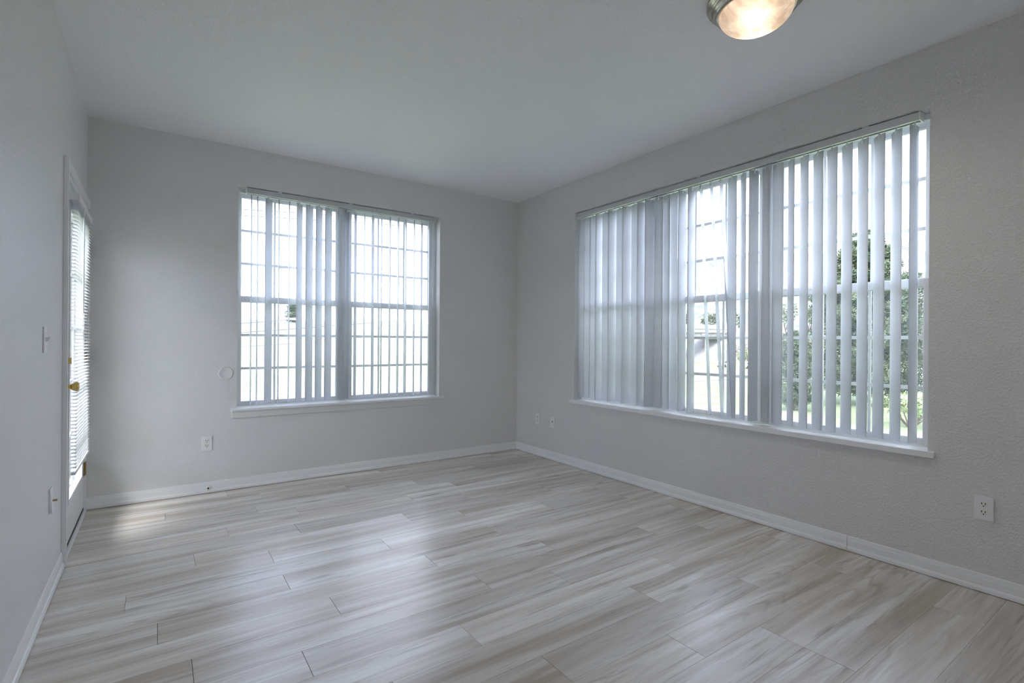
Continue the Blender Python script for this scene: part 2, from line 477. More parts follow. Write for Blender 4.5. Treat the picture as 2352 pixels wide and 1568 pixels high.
window(1, 'b', -2.757, -1.8775, -2.720, -1.946, 'white double-hung window unit beside the door side of the back wall')
window(2, 'b', -1.8775, -0.961, -1.809, -1.025, 'white double-hung window unit of the back wall nearer the room corner')
window(3, 'r', -1.852, -0.942, -1.782, -1.010, 'white double-hung window unit behind the closed blind slats')
window(4, 'r', -2.768, -1.852, -2.692, -1.920, 'white double-hung window unit looking onto the overpass')
window(5, 'r', -3.672, -2.768, -3.622, -2.850, 'white double-hung window unit looking onto the pine')

# window stools
S0 = 0.622
st = obj('trim_1', MB().box(-2.80, -0.915, -0.026, 0.0, S0, S0 + .020).box(-2.757, -0.961, 0.0, D0 + .01, S0, S0 + .020), M_TRIM, bevel=.003)
tag(st, 'white painted window stool below the two-unit window', kind='structure')
ap = obj('trim_2', MB().box(-2.79, -0.93, -0.013, 0.0, S0 - .055, S0), M_WALL, bevel=.003)
tag(ap, 'white apron board under the stool of the two-unit window', kind='structure')
st = obj('trim_3', MB().box(-0.030, 0.0, -3.704, -0.905, S0 - .012, S0 + .020).box(0.0, D0 + .01, -3.672, -0.942, S0, S0 + .020), M_TRIM, bevel=.003)
tag(st, 'white painted window stool below the wide three-unit window', kind='structure')

# ------------------------------------------------------------------ vertical blinds
ZT, ZB = 2.372, 0.664


def slat_mesh():
    mb = MB(); n = 8; hw = .0445; sag = .0055; th = .0007
    for k in (0, 1):
        for z in (ZB - ZT, 0):
            for i in range(n + 1):
                u = -1 + 2 * i / n
                mb.v.append((u * hw, sag * (1 - u * u) - sag * .5 + (th if k else 0), z))
    m = n + 1
    for i in range(n):
        mb.f.append((i, i + 1, m + i + 1, m + i)); o = 2 * m
        mb.f.append((o + i, o + m + i, o + m + i + 1, o + i + 1))
        mb.f.append((i, o + i, o + i + 1, i + 1)); mb.f.append((m + i, m + i + 1, o + m + i + 1, o + m + i))
    for i in (0, n):
        mb.f.append((i, m + i, 3 * m + i, 2 * m + i))
    me = mb.mesh('slat', smooth=False); me.materials.append(M_SLAT)
    for p in me.polygons: p.use_smooth = abs(p.normal.z) < .5 and abs(p.normal.x) < .8
    return me


SLAT = slat_mesh()
cm = MB().box(-.007, .007, -.004, .004, -.018, .004).box(-.003, .003, -.003, .003, .004, .026)
CLIP = cm.mesh('clip'); CLIP.materials.append(M_PLATE)


def vertical_blind(axis, u0, u1, slats, label):
    A = MX(axis)
    dep = .052
    loc = ((u0 + u1) / 2, dep, 2.40) if axis == 'b' else (dep, (u0 + u1) / 2, 2.40)
    t = thing('vertical_blind', loc, label, 'blind')
    z0, z1 = 2.387, 2.4285
    m = MB()
    m.box(*A(u0, u1, .022, .026, z0, z1)).box(*A(u0, u1, .078, .082, z0, z1)).box(*A(u0, u1, .026, .078, z1 - .004, z1))
    m.box(*A(u0, u1, .026, .042, z0, z0 + .003)).box(*A(u0, u1, .062, .078, z0, z0 + .003))
    hr = obj('headrail', m, M_RAIL, t)
    for u in (u0, u1):
        obj('end_cap', MB().box(*A(u - .003, u + .003, .020, .084, z0 - .002, z1 + .002)), M_PLATE, hr)
    for u in (u0 + .25, (u0 + u1) / 2, u1 - .25):
        obj('bracket', MB().box(*A(u - .015, u + .015, .018, .086, z1, 2.435)), M_PLATE, hr)
    for s in slats:
        u, th = s[0], math.radians(s[1]); lean = s[2] if len(s) > 2 else 0.0
        o = bpy.data.objects.new('slat', SLAT)
        w = Vector((u, dep, ZT)) if axis == 'b' else Vector((dep, u, ZT))
        # lean swings the foot of the slat along the wall
        if axis == 'b':
            R = Matrix.Rotation(th, 4, 'Z')
        else:
            R = Matrix.Rotation(-lean, 4, 'X') @ Matrix.Rotation(math.pi / 2 - th, 4, 'Z')
        COL.objects.link(o); o.parent = t
        o.matrix_parent_inverse = Matrix.Identity(4)
        o.matrix_local = Matrix.Translation(w - Vector(loc)) @ R
        cl = bpy.data.objects.new('clip', CLIP); COL.objects.link(cl); cl.parent = o
    return t


back = [(-2.655, 87), (-2.61, 87), (-2.525, 43), (-2.447, 86), (-2.365, 84), (-2.283, 45), (-2.2, 36), (-2.12, 37), (-2.039, 34), (-1.954, 66),
        (-1.876, 47), (-1.798, 57), (-1.713, 64), (-1.634, 55), (-1.549, 63), (-1.468, 79), (-1.386, 80), (-1.309, 80), (-1.219, 75), (-1.137, 54), (-1.06, 71)]
right = [(-0.981, -3), (-1.060, -1), (-1.136, 0), (-1.218, -85.6), (-1.298, 3), (-1.384, -72), (-1.467, 6.6), (-1.556, -64), (-1.639, 10), (-1.716, -79),
         (-1.803, -70.8), (-1.892, 5), (-1.970, 18), (-2.039, 11), (-2.122, -81), (-2.205, -88), (-2.283, 71, 0.050), (-2.367, 72, 0.060), (-2.447, 74, 0.063),
         (-2.535, 17), (-2.617, 36), (-2.698, -76), (-2.777, 30), (-2.858, 20), (-2.943, 40), (-3.023, 33), (-3.105, 28), (-3.184, 30), (-3.265, 31),
         (-3.347, 34), (-3.428, 35), (-3.509, 39), (-3.593, -80)]
vertical_blind('b', -2.694, -1.005, back, 'white vertical blind with slats turned open in the two-unit window')
vertical_blind('r', -3.622, -0.950, right, 'white vertical blind in the wide three-unit window, slats closed toward the corner')

# ------------------------------------------------------------------ door in the left wall
X = -W
cas = MB().box(X, X + .017, -1.092, -1.032, 0, 2.150).box(X, X + .017, -1.032, -.001, 2.092, 2.150)
cas.box(X + .017, X + .021, -1.088, -1.060, 0, 2.146)
cs = obj('trim_4', cas, M_TRIM, bevel=.003)
tag(cs, 'white painted casing around the glazed door', kind='structure')
jm = obj('trim_5', MB().box(X - .16, X + .004, -1.032, -1.006, 0, 2.092).box(X - .16, X + .004, -.052, -.001, 0, 2.092).box(X - .16, X + .004, -1.006, -.052, 2.066, 2.092), M_TRIM)
tag(jm, 'white jamb lining the glazed door opening', kind='structure')
th = obj('trim_6', MB().box(X - .16, X + .012, -1.006, -.052, 0.0, .020), M_TRIM, bevel=.004)
tag(th, 'pale threshold strip under the glazed door', kind='structure')
door = thing('door_1', (X, -.53, .03), 'white exterior door with a full glass lite and brass knob', kind='structure')
DX0, DX1 = X - .050, X - .006
dy0, dy1, dz0, dz1 = -1.002, -.056, .034, 2.060
gy0, gy1, gz0, gz1 = -.845, -.215, .285, 1.905
lf = MB().box(DX0, DX1, dy0, gy0, dz0, dz1).box(DX0, DX1, gy1, dy1, dz0, dz1).box(DX0, DX1, gy0, gy1, dz0, gz0).box(DX0, DX1, gy0, gy1, gz1, dz1)
obj('door_panel', lf, M_DOOR, door, bevel=.002)
lt = MB()
for (y0, y1, z0, z1) in ((gy0 - .03, gy0, gz0 - .03, gz1 + .03), (gy1, gy1 + .03, gz0 - .03, gz1 + .03), (gy0, gy1, gz0 - .03, gz0), (gy0, gy1, gz1, gz1 + .03)):
    lt.box(DX1, DX1 + .009, y0, y1, z0, z1)
    lt.box(DX1 + .009, DX1 + .012, y0 + .008, y1 - .008, z0 + .008, z1 - .008)
lite = obj('lite_frame', lt, M_DOOR, door, bevel=.002)
obj('pane', MB().box(X - .031, X - .027, gy0, gy1, gz0, gz1), M_GLASS, lite)
for k in range(1, 3):
    y = gy0 + (gy1 - gy0) * k / 3
    obj('muntin', MB().box(X - .034, X - .024, y - .008, y + .008, gz0, gz1), M_DOOR, lite)
for k in range(1, 5):
    z = gz0 + (gz1 - gz0) * k / 5
    obj('muntin', MB().box(X - .0345, X - .0235, gy0, gy1, z - .008, z + .008), M_DOOR, lite)
ky = -.945
kn = obj('door_knob', MB().lathe((DX1, ky, .930), (1, 0, 0), [(0, 0), (.033, 0), (.033, .004), (.027, .008), (.015, .011), (.013, .017), (.012, .022), (.014, .026), (.020, .034), (.0245, .045), (.026, .054), (.0245, .058), (.019, .060), (0, .060)], 28), M_BRASS, door, smooth=True)
db = obj('deadbolt', MB().lathe((DX1, ky, 1.072), (1, 0, 0), [(0, 0), (.029, 0), (.029, .005), (.022, .010), (0, .010)], 28).box(DX1 + .008, DX1 + .028, ky - .004, ky + .004, 1.055, 1.089), M_BRASS, door)
for z in (.30, 1.06, 1.82):
    hm = MB().tube((X + .004, -.054, z - .045), (X + .004, -.054, z + .045), .006, n=12)
    hm.box(X - .004, X + .0005, -.090, -.054, z - .044, z + .044).box(X + .0005, X + .006, -.052, -.020, z - .044, z + .044)
    obj('hinge', hm, M_OLDBRASS, door)
obj('door_sweep', MB().box(X - .048, X - .004, dy0, dy1, .019, .034), M_SWEEP, door)

# mini blind mounted on the door face
BX = X + .003
by0, by1 = -.885, -.165
mbd = thing('mini_blind', (BX, -.53, 1.99), 'white horizontal mini blind hanging over the glass of the door', 'blind')
hr = obj('headrail', MB().box(BX, BX + .040, by0, by1, 1.966, 1.998), M_PLATE, mbd, bevel=.003)
for y in (by0, by1):
    obj('bracket', MB().box(BX - .002, BX + .042, y - .003, y + .003, 1.962, 2.001), M_PLATE, hr)
sm = MB(); n = 6; hwid = .0125
for k in (0, 1):
    for yy in (by0 + .006 + .53, by1 - .006 + .53):
        for i in range(n + 1):
            u = -1 + 2 * i / n
            sm.v.append((u * hwid, yy, .0022 * (1 - u * u) + .0004 * k))
m_ = n + 1
for i in range(n):
    sm.f += [(i, i + 1, m_ + i + 1, m_ + i), (2 * m_ + i, 3 * m_ + i, 3 * m_ + i + 1, 2 * m_ + i + 1), (i, 2 * m_ + i, 2 * m_ + i + 1, i + 1), (m_ + i, m_ + i + 1, 3 * m_ + i + 1, 3 * m_ + i)]
MSL = sm.mesh('slat'); MSL.materials.append(M_MINI)
zs = 1.950; cnt = 0
while zs > .452:
    o = bpy.data.objects.new('slat', MSL); COL.objects.link(o); o.parent = mbd
    o.location = (.021, 0, zs - 1.99); o.rotation_euler = (0, math.radians(10), 0)
    zs -= .0200; cnt += 1
obj('bottom_rail', MB().box(BX + .011, BX + .032, by0 + .006, by1 - .006, .432, .448), M_PLATE, mbd, bevel=.003)
for y in (by0 + .12, (by0 + by1) / 2, by1 - .12):
    obj('ladder_cord', MB().box(BX + .0085, BX + .0093, y - .001, y + .001, .44, 1.966).box(BX + .0325, BX + .0333, y - .001, y + .001, .44, 1.966), M_PLATE, mbd)
obj('tilt_wand', MB().tube((BX + .044, by0 + .20, 1.965), (BX + .042, by0 + .20, 1.34), .004, n=8), M_PLATE, mbd)

# ------------------------------------------------------------------ wall plates
def plate_frame(axis, u, z, tilt=0.0):
    """returns a function mapping (along-wall, out-of-wall, up) to world for a plate centred at u,z"""
    def f(a, o, h):
        if axis == 'b': return (u + a, -o, z + h)
        if axis == 'r': return (-o, u + a, z + h)
        return (X + o, u + a, z + h)
    return f


def pbox(f, a0, a1, o0, o1, h0, h1, mb=None):
    mb = mb or MB()
    p, q = f(a0, o0, h0), f(a1, o1, h1)
    return mb.box(*sorted((p[0], q[0])), *sorted((p[1], q[1])), *sorted((p[2], q[2])))


def lathe_out(f, a, h, prof, n=20, mb=None):
    o = Vector(f(a, 0, h)); d = Vector(f(a, 1, h)) - o
    return (mb or MB()).lathe(o, d, prof, n)


def outlet(axis, u, z, label, thick=.006):
    f = plate_frame(axis, u, z)
    t = thing('wall_outlet', f(0, 0, 0), label, 'outlet')
    obj('plate', pbox(f, -.035, .035, 0, thick, -.057, .057), M_PLATE, t, bevel=.002)
    for h in (.0195, -.0195):
        r = MB()
        prof = [(.0165 * math.cos(k * math.pi / 12), max(-.0145, min(.0145, .0175 * math.sin(k * math.pi / 12)))) for k in range(24)]
        r.extrude(prof, lambda a, b, hh=h: f(a, thick - .001, hh + b), lambda a, b, hh=h: f(a, thick + .0022, hh + b))
        ro = obj('receptacle', r, M_RECEP, t)
        for a, hh in ((-.0064, .0042), (.0064, .0042)):
            obj('slot', pbox(f, a - .0014, a + .0014, thick + .0015, thick + .0028, h + hh - .0048, h + hh + .0048), M_BLACK, ro)
        obj('slot', lathe_out(f, 0, h - .0078, [(0, thick + .0028), (.0027, thick + .0028), (.0027, thick + .001)], 10), M_BLACK, ro)
    obj('screw', lathe_out(f, 0, 0, [(0, thick + .0012), (.0028, thick + .0010), (.0031, thick)], 10), M_PLATE, t)
    return t


outlet('b', -2.962, .386, 'white duplex outlet low on the wall beside the two-unit window')
outlet('r', -.383, .384, 'small white duplex outlet near the room corner beside the wide window')
outlet('r', -3.893, .405, 'white duplex outlet past the wide window stool, standing proud of the textured wall', thick=.011)

f = plate_frame('r', -.632, .380)
t = thing('cable_plate', f(0, 0, 0), 'white cable wall plate with one dark centre jack beside the corner outlet', 'wall plate')
obj('plate', pbox(f, -.035, .035, 0, .006, -.057, .057), M_PLATE, t, bevel=.002)
obj('jack', lathe_out(f, 0, .008, [(0, .008), (.0032, .012), (.0048, .012), (.0048, .005)], 14), M_BLACK, t)
for h in (.042, -.042):
    obj('screw', lathe_out(f, 0, h, [(0, .0075), (.003, .0070), (.003, .006)], 10), M_PLATE, t)

f = plate_frame('l', -1.425, .442)
t = thing('cable_plate', f(0, 0, 0), 'white cable wall plate with a metal stub jack low beside the door casing', 'wall plate')
pm = MB().extrude([(-.035, -.057), (.035, -.057), (.035, .057), (-.035, .057)], lambda a, h: f(a, 0.0, h), lambda a, h: f(a, .005 + (.008 if h < 0 else 0), h))
obj('plate', pm, M_PLATE, t, bevel=.0015)
obj('jack', lathe_out(f, 0, -.004, [(0, .026), (.0045, .026), (.0045, .006)], 14), M_OLDBRASS, t)

f = plate_frame('l', -1.607, 1.187)
t = thing('light_switch', f(0, 0, 0), 'white toggle light switch plate beside the door casing', 'light switch')
obj('plate', pbox(f, -.035, .035, 0, .006, -.057, .057), M_PLATE, t, bevel=.002)
sw = MB().extrude([(-.005, -.010), (.005, -.010), (.005, .010), (-.005, .010)], lambda a, h: f(a, .005, h), lambda a, h: f(a * .8, .021, h * .5 + .010))
obj('toggle', sw, M_PLATE, t)
for h in (.030, -.030):
    obj('screw', lathe_out(f, 0, h, [(0, .0075), (.003, .0070), (.003, .006)], 10), M_PLATE, t)

# painted-over round knob guard on the back wall
f = plate_frame('b', -2.835, .927)
t = obj('wall_bumper', lathe_out(f, 0, 0, [(0, .0022), (.040, .0022), (.044, .0040), (.050, .0040), (.053, .0)], 40), M_WALL, smooth=True)
tag(t, 'round painted-over knob guard on the wall beside the two-unit window', 'wall bumper')

# door stop remnant on the baseboard
f = plate_frame('b', -2.952, .040)
t = thing('door_stop', f(0, .009, 0), 'small round door stop with a brown centre on the baseboard', 'door stop')
obj('base', lathe_out(f, 0, 0, [(.0075, .022), (.0135, .020), (.016, .015), (.016, .008)], 24), M_PLATE, t, smooth=True)
obj('core', lathe_out(f, 0, 0, [(0, .024), (.006, .023), (.009, .019), (.009, .010)], 20), M_BROWN, t, smooth=True)

# ------------------------------------------------------------------ ceiling lamp
LC = (-1.089, -3.345)
lamp = thing('ceiling_lamp', (LC[0], LC[1], H), 'lit flush ceiling lamp with an alabaster glass bowl and stepped nickel rim', 'lamp')
obj('pan', MB().lathe((LC[0], LC[1], H), (0, 0, -1), [(0, 0), (.207, 0), (.207, .010), (.203, .016), (.193, .020), (.190, .030), (.184, .036), (.176, .040), (.173, .050), (.167, .056), (.160, .060), (.152, .060), (.152, .052)], 64), M_NICKEL, lamp, smooth=True)
bp_ = []
for k in range(15):
    t_ = k / 14 * math.pi / 2
    bp_.append((.1545 * math.cos(t_), .056 + .087 * math.sin(t_)))
dome = obj('glass_bowl', MB().lathe((LC[0], LC[1], H), (0, 0, -1), bp_, 64), M_DOME, lamp, smooth=True)
for dx, dy in ((.055, .03), (-.055, -.03)):
    pl = bpy.data.lights.new('bulb', 'POINT'); pl.energy = 0.085; pl.color = (1.0, 0.86, 0.70); pl.shadow_soft_size = .03
    po = bpy.data.objects.new('bulb', pl); COL.objects.link(po); po.location = (LC[0] + dx, LC[1] + dy, H - .085)

sp = bpy.data.lights.new('bowl_light', 'SPOT'); sp.energy = 2.5; sp.color = (1.0, 0.93, 0.84); sp.shadow_soft_size = .02
sp.spot_size = math.radians(176); sp.spot_blend = 0.9
so = bpy.data.objects.new('bowl_light', sp); COL.objects.link(so); so.location = (LC[0], LC[1], H - .165)

# ------------------------------------------------------------------ outdoors
GZ = -4.2
M_GRASS = two_tone('lawn', (0.15, 0.19, 0.10), (0.22, 0.26, 0.15), 0.9, rough=1)
M_DRY = two_tone('dry_grass', (0.175, 0.185, 0.155), (0.215, 0.225, 0.185), 0.5, .38, .62, stretch=(1, 1, 0.4))
M_TAN = two_tone('straw_verge', (0.26, 0.225, 0.155), (0.32, 0.285, 0.205), 1.2)
M_ROAD = two_tone('asphalt', (0.16, 0.165, 0.175), (0.22, 0.225, 0.235), 3.0)
M_CONC = two_tone('concrete', (0.32, 0.315, 0.305), (0.40, 0.39, 0.38), 1.0)
M_ROCK = two_tone('mountain_rock', (0.13, 0.14, 0.15), (0.28, 0.285, 0.29), 0.030, .45, .60, stretch=(1, 1, .6), detail=9)
M_NEEDLE = two_tone('pine_needles', (0.07, 0.10, 0.07), (0.17, 0.20, 0.13), 0.8, .38, .62)
M_BARK = two_tone('bark', (0.10, 0.075, 0.06), (0.20, 0.16, 0.13), 4)
M_TWIG = two_tone('bare_twigs', (0.24, 0.20, 0.17), (0.40, 0.36, 0.30), 1.0)
M_SHRUB = two_tone('shrub_leaves', (0.15, 0.20, 0.10), (0.34, 0.38, 0.20), 0.9)
M_WIRE = plain('cable_rubber', (0.10, 0.10, 0.11), 0.7)
M_GALV = plain('galvanised_steel', (0.60, 0.62, 0.64), 0.4, metal=0.6)
M_WHITE = plain('white_enamel', (0.85, 0.86, 0.87), 0.3)
M_DKGLASS = plain('dark_car_glass', (0.03, 0.035, 0.04), 0.1)
M_TYRE = plain('tyre_rubber', (0.02, 0.02, 0.02), 0.8)

g = obj('ground', MB().quad((-400, -200, GZ), (900, -200, GZ), (900, 700, GZ), (-400, 700, GZ)), M_GRASS)
tag(g, 'green lawn outside the windows', kind='structure')
g = obj('road', MB().box(-150, 260, 38.5, 47.0, GZ - .1, GZ + .05), M_ROAD)
tag(g, 'grey asphalt road running past the lawn', kind='structure')
g = obj('verge', MB().box(-150, 260, 47.0, 51.5, GZ - .1, GZ + .08), M_TAN)
tag(g, 'straw-coloured grass verge along the road', kind='structure')


def hill(name, xs, ys, zf, m, lab):
    mb = MB(); nx, ny = len(xs), len(ys)
    for y in ys:
        for x in xs: mb.v.append((x, y, zf(x, y)))
    for j in range(ny - 1):
        for i in range(nx - 1): mb.f.append((j * nx + i, j * nx + i + 1, (j + 1) * nx + i + 1, (j + 1) * nx + i))
    return tag(obj(name, mb, m, smooth=True), lab, kind='structure')


def sstep(a, b, x):
    t = max(0, min(1, (x - a) / (b - a))); return t * t * (3 - 2 * t)


def zh(x, y):
    t = max(0, min(1, (y - 51) / 37))
    e = 1 - sstep(60, 92, x)
    return GZ - .05 + (8.55 * t + .25 * noise.noise((x * .12, y * .12, 3)) * t * (1 - t) * 4) * e


hill('embankment', [-120 + 4 * i for i in range(56)], [50 + 2.5 * j for j in range(28)], zh, M_DRY, 'dry grass embankment rising behind the road')


def zh2(x, y):
    e = sstep(128, 140, x) * (1 - sstep(230, 300, x))
    t = sstep(66, 92, y)
    return GZ - .1 + 9.4 * t * e


M_BRUSH = two_tone('brown_brush', (0.34, 0.28, 0.20), (0.46, 0.42, 0.30), 0.25)
hill('far_bank', [120 + 5 * i for i in range(40)], [60 + 4 * j for j in range(24)], zh2, M_BRUSH, 'brown brushy bank beyond the overpass')


def zmount(x, y):
    a = math.atan2(x, y)
    r = math.hypot(x, y)
    pk = 480 + 70 * noise.noise((a * 9, 0, 1)) + 50 * noise.noise((a * 26, 0, 5)) + 26 * noise.noise((a * 70, 0, 9))
    t = max(0, min(1, (r - 1500) / 1100))
    return -12 + pk * (t ** 1.15) * (0.86 + .2 * noise.noise((x * .006, y * .006, 2))) + 30 * t * noise.noise((x * .018, y * .018, 7))


mb = MB(); na, nr = 150, 26
for j in range(nr):
    r = 1500 + 1150 * j / (nr - 1)
    for i in range(na):
        a = math.radians(43 + 50 * i / (na - 1)); x, y = r * math.sin(a), r * math.cos(a)
        mb.v.append((x, y, zmount(x, y)))
for j in range(nr - 1):
    for i in range(na - 1): mb.f.append((j * na + i, j * na + i + 1, (j + 1) * na + i + 1, (j + 1) * na + i))
tag(obj('mountains', mb, M_ROCK, smooth=True), 'hazy blue mountain range with pale rock streaks on the horizon', kind='structure')

# low ridge beyond the embankment
hill('far_ridge', [-200 + 12 * i for i in range(40)], [150, 160, 170, 185], lambda x, y: 1.2 + sstep(150, 168, y) * (6.4 + .8 * noise.noise((x * .03, 0, 4))), two_tone('far_trees', (0.14, 0.17, 0.13), (0.24, 0.26, 0.20), 0.15), 'blue grey distant tree line above the embankment')


def at(px, py, dist):
    """point at a horizontal distance along the direction of a pixel of the photograph"""
    d_ = fw + rt * ((px - 1176) / FPX) - up * ((py - 784) / FPX)
    return CAM + d_ * (dist / math.hypot(d_.x, d_.y))


# guard rail along the embankment top
gr = thing('guard_rail', (0, 87, 4.2), 'pale steel guard rail along the top of the embankment', 'guard rail')
obj('beam', MB().box(-60, 58, 86.45, 86.55, 4.55, 4.95), M_GALV, gr)
for i in range(40):
    x = -58 + 3 * i
    obj('post', MB().box(x - .09, x + .09, 86.55, 86.75, 3.9, 5.0), M_GALV, gr)


def needles(mb, c, r, n, rnd, size, flat=.75, wid=.16):
    for _ in range(n):
        v = Vector((rnd.gauss(0, 1), rnd.gauss(0, 1), rnd.gauss(0, 1))).normalized() * (r * rnd.random() ** .4)
        v.z *= flat
        p = Vector(c) + v
        d_ = Vector((rnd.gauss(0, 1), rnd.gauss(0, 1), rnd.gauss(0, .8) + .35)).normalized()
        e = d_.cross(Vector((rnd.random() - .5, rnd.random() - .5, rnd.random() - .5))).normalized()
        s = size * rnd.uniform(.6, 1.3)
        k = len(mb.v)
        mb.v += [tuple(p - e * s * wid), tuple(p + e * s * wid), tuple(p + d_ * s)]
        mb.f.append((k, k + 1, k + 2))


def conifer(base, h, rad, name, label, seed, n=60, dens=150, size=.42, group=None):
    rnd = random.Random(seed)
    t = thing(name, base, label, 'tree', group)
    bx, by, bz = base
    tr = MB(); prev = Vector((bx, by, bz - .2))
    for k in range(1, 7):
        q = Vector((bx + .25 * math.sin(k * 1.7 + seed), by + .25 * math.cos(k * 2.1), bz + h * .93 * k / 6))
        tr.tube(prev, q, h * .018 * (1.08 - (k - 1) / 6), h * .018 * (1.08 - k / 6), 8); prev = q
    fo = MB()
    for k in range(n):
        s = (k + .5) / n
        z = bz + h * (.07 + .90 * s)
        prof = min(1.0, .55 + 1.6 * s) * (1 - s) ** .62 * 1.25
        a = k * 2.39996 + rnd.uniform(-.4, .4)
        L = rad * prof * rnd.uniform(.72, 1.12)
        tip = Vector((bx + L * math.cos(a), by + L * math.sin(a), z + .10 * L))
        tr.tube((bx, by, z - .15 * L), tip, .05 + .006 * h * (1 - s), .02, 5, cap=False)
        for u in (.45, .72, 1.0):
            c = Vector((bx, by, z - .15 * L)).lerp(tip, u) + Vector((0, 0, .1))
            needles(fo, c, (.55 + .22 * L * .5) * (1.15 - .35 * u), int(dens / 3), rnd, size)
    obj('trunk', tr, M_BARK, t, smooth=True)
    obj('foliage', fo, M_NEEDLE, t)
    return t


P = at(1985, 784, 55)
conifer((P.x, P.y, GZ), 15.6, 5.6, 'pine_tree', 'tall green pine standing on the lawn outside the wide window', 3, n=84, dens=1000, size=.36)
P = at(1822, 784, 47)
conifer((P.x, P.y, GZ), 6.3, 1.7, 'young_pine', 'short bushy young pine beside the tall pine outside', 5, n=34, dens=560, size=.26)
P = at(672, 784, 95)
conifer((P.x, P.y, 4.1), 3.6, 1.15, 'small_conifer', 'small dark conifer on top of the embankment', 8, n=24, dens=400, size=.22)


def shrub(base, h, rad, m, name, label, seed, dens=700, size=.3, group=None, cat='shrub'):
    rnd = random.Random(seed)
    t = thing(name, base, label, cat, group)
    st_ = MB(); fo = MB()
    for k in range(9):
        a = k * 2.4; L = rad * rnd.uniform(.4, .8)
        tip = (base[0] + L * math.cos(a), base[1] + L * math.sin(a), base[2] + h * rnd.uniform(.6, .9))
        st_.tube((base[0], base[1], base[2] - .1), tip, .05 + .008 * h, .02, 5, cap=False)
        needles(fo, (tip[0], tip[1], tip[2] - .08 * h), rad * .55, dens // 9, rnd, size, flat=h / rad * .55, wid=.34)
    obj('stem', st_, M_BARK, t); obj('foliage', fo, m, t)
    return t


for k, (px, dist, h, rad, m) in enumerate([(1702, 150, 6.0, 4.0, M_TWIG), (1722, 128, 4.2, 3.0, M_SHRUB), (1812, 120, 5.5, 3.6, M_SHRUB), (1860, 105, 5.2, 3.4, M_TWIG)]):
    P = at(px, 784, dist)
    lab = ['leafless brown tree beyond the road near the overpass', 'low green shrub beyond the road near the overpass', 'green shrub clump behind the young pine', 'brown leafless thicket behind the tall pine'][k]
    shrub((P.x, P.y, GZ), h, rad, m, 'roadside_shrub', lab, 20 + k, size=.45)
P = at(2092, 784, 42)
shrub((P.x, P.y, GZ), 2.0, 2.4, M_SHRUB, 'low_shrub', 'dark low shrub at the foot of the tall pine', 31, size=.3)


def zh3(x, y):
    return GZ - .1 + 10.5 * sstep(185, 250, math.hypot(x, y))


hill('far_slope', [90 + 10 * i for i in range(40)], [20 + 10 * j for j in range(28)], lambda x, y: zh3(x, y), two_tone('far_scrub', (0.26, 0.28, 0.26), (0.40, 0.40, 0.35), 0.08), 'grey green slope rising to the foot of the mountains')
rnd = random.Random(4)
for k in range(9):
    px = 1572 + 58 * k; dist = 262 + 26 * (k % 2)
    P = at(px, 784, dist)
    shrub((P.x, P.y, zh3(P.x, P.y) - .2), rnd.uniform(9, 14), rnd.uniform(3.6, 4.6), two_tone('far_leaves', (0.16, 0.19, 0.14), (0.28, 0.30, 0.23), 0.3), 'distant_tree', 'hazy grey green tree in the distant row below the mountains', 50 + k, dens=900, size=1.3, group='distant trees below the mountains', cat='tree')

# overpass
A0, A1 = at(1500, 784, 140), at(1668, 784, 156)
dv = Vector((A1.x - A0.x, A1.y - A0.y, 0)).normalized(); nv = Vector((-dv.y, dv.x, 0))


def obox(mb, o, l0, l1, d0, d1, z0, z1):
    k = len(mb.v)
    for z in (z0, z1):
        for d_ in (d0, d1):
            for l_ in (l0, l1):
                p = o + dv * l_ + nv * d_; mb.v.append((p.x, p.y, z))
    mb.f += [tuple(k + i for i in q) for q in ((0, 2, 3, 1), (4, 5, 7, 6), (0, 1, 5, 4), (2, 6, 7, 3), (0, 4, 6, 2), (1, 3, 7, 5))]
    return mb


O = Vector((A0.x, A0.y, 0)); LB = (A1 - A0).length
br = thing('overpass', (A0.x, A0.y, GZ), 'pale concrete highway overpass spanning the far road', 'bridge')
obj('deck', obox(MB(), O, -10, LB + 4, 0, 11, 4.1, 5.1), M_CONC, br)
obj('girder', obox(MB(), O, -10, LB + 2, 1.0, 2.2, 2.7, 4.1), M_CONC, br)
obj('girder', obox(MB(), O, -10, LB + 2, 8.0, 9.2, 2.7, 4.1), M_CONC, br)
obj('parapet', obox(MB(), O, -10, LB + 4, -.2, .2, 5.1, 6.3), M_CONC, br)
obj('pier', obox(MB(), O, 6, 8, 3, 8, GZ, 2.7), M_CONC, br)
ab = MB(); pts = [(LB - 9, GZ), (LB + 6, GZ), (LB + 6, 2.9), (LB + 1, 2.9)]
ab.extrude(pts, lambda l_, z: tuple(Vector((O + dv * l_ - nv * 2).to_tuple()[:2] + (z,))), lambda l_, z: tuple(Vector((O + dv * l_ + nv * 12).to_tuple()[:2] + (z,))))
obj('abutment', ab, M_CONC, br)

P = at(1621, 784, 118)
sl = thing('street_lamp', (P.x, P.y, GZ), 'white street lamp post in front of the overpass', 'street lamp')
obj('pole', MB().tube((P.x, P.y, GZ - .1), (P.x, P.y, 3.0), .16, .11, 10), M_WHITE, sl)
obj('lamp_head', MB().box(P.x - .9, P.x + .25, P.y - .25, P.y + .25, 2.95, 3.2), M_WHITE, sl, bevel=.05)


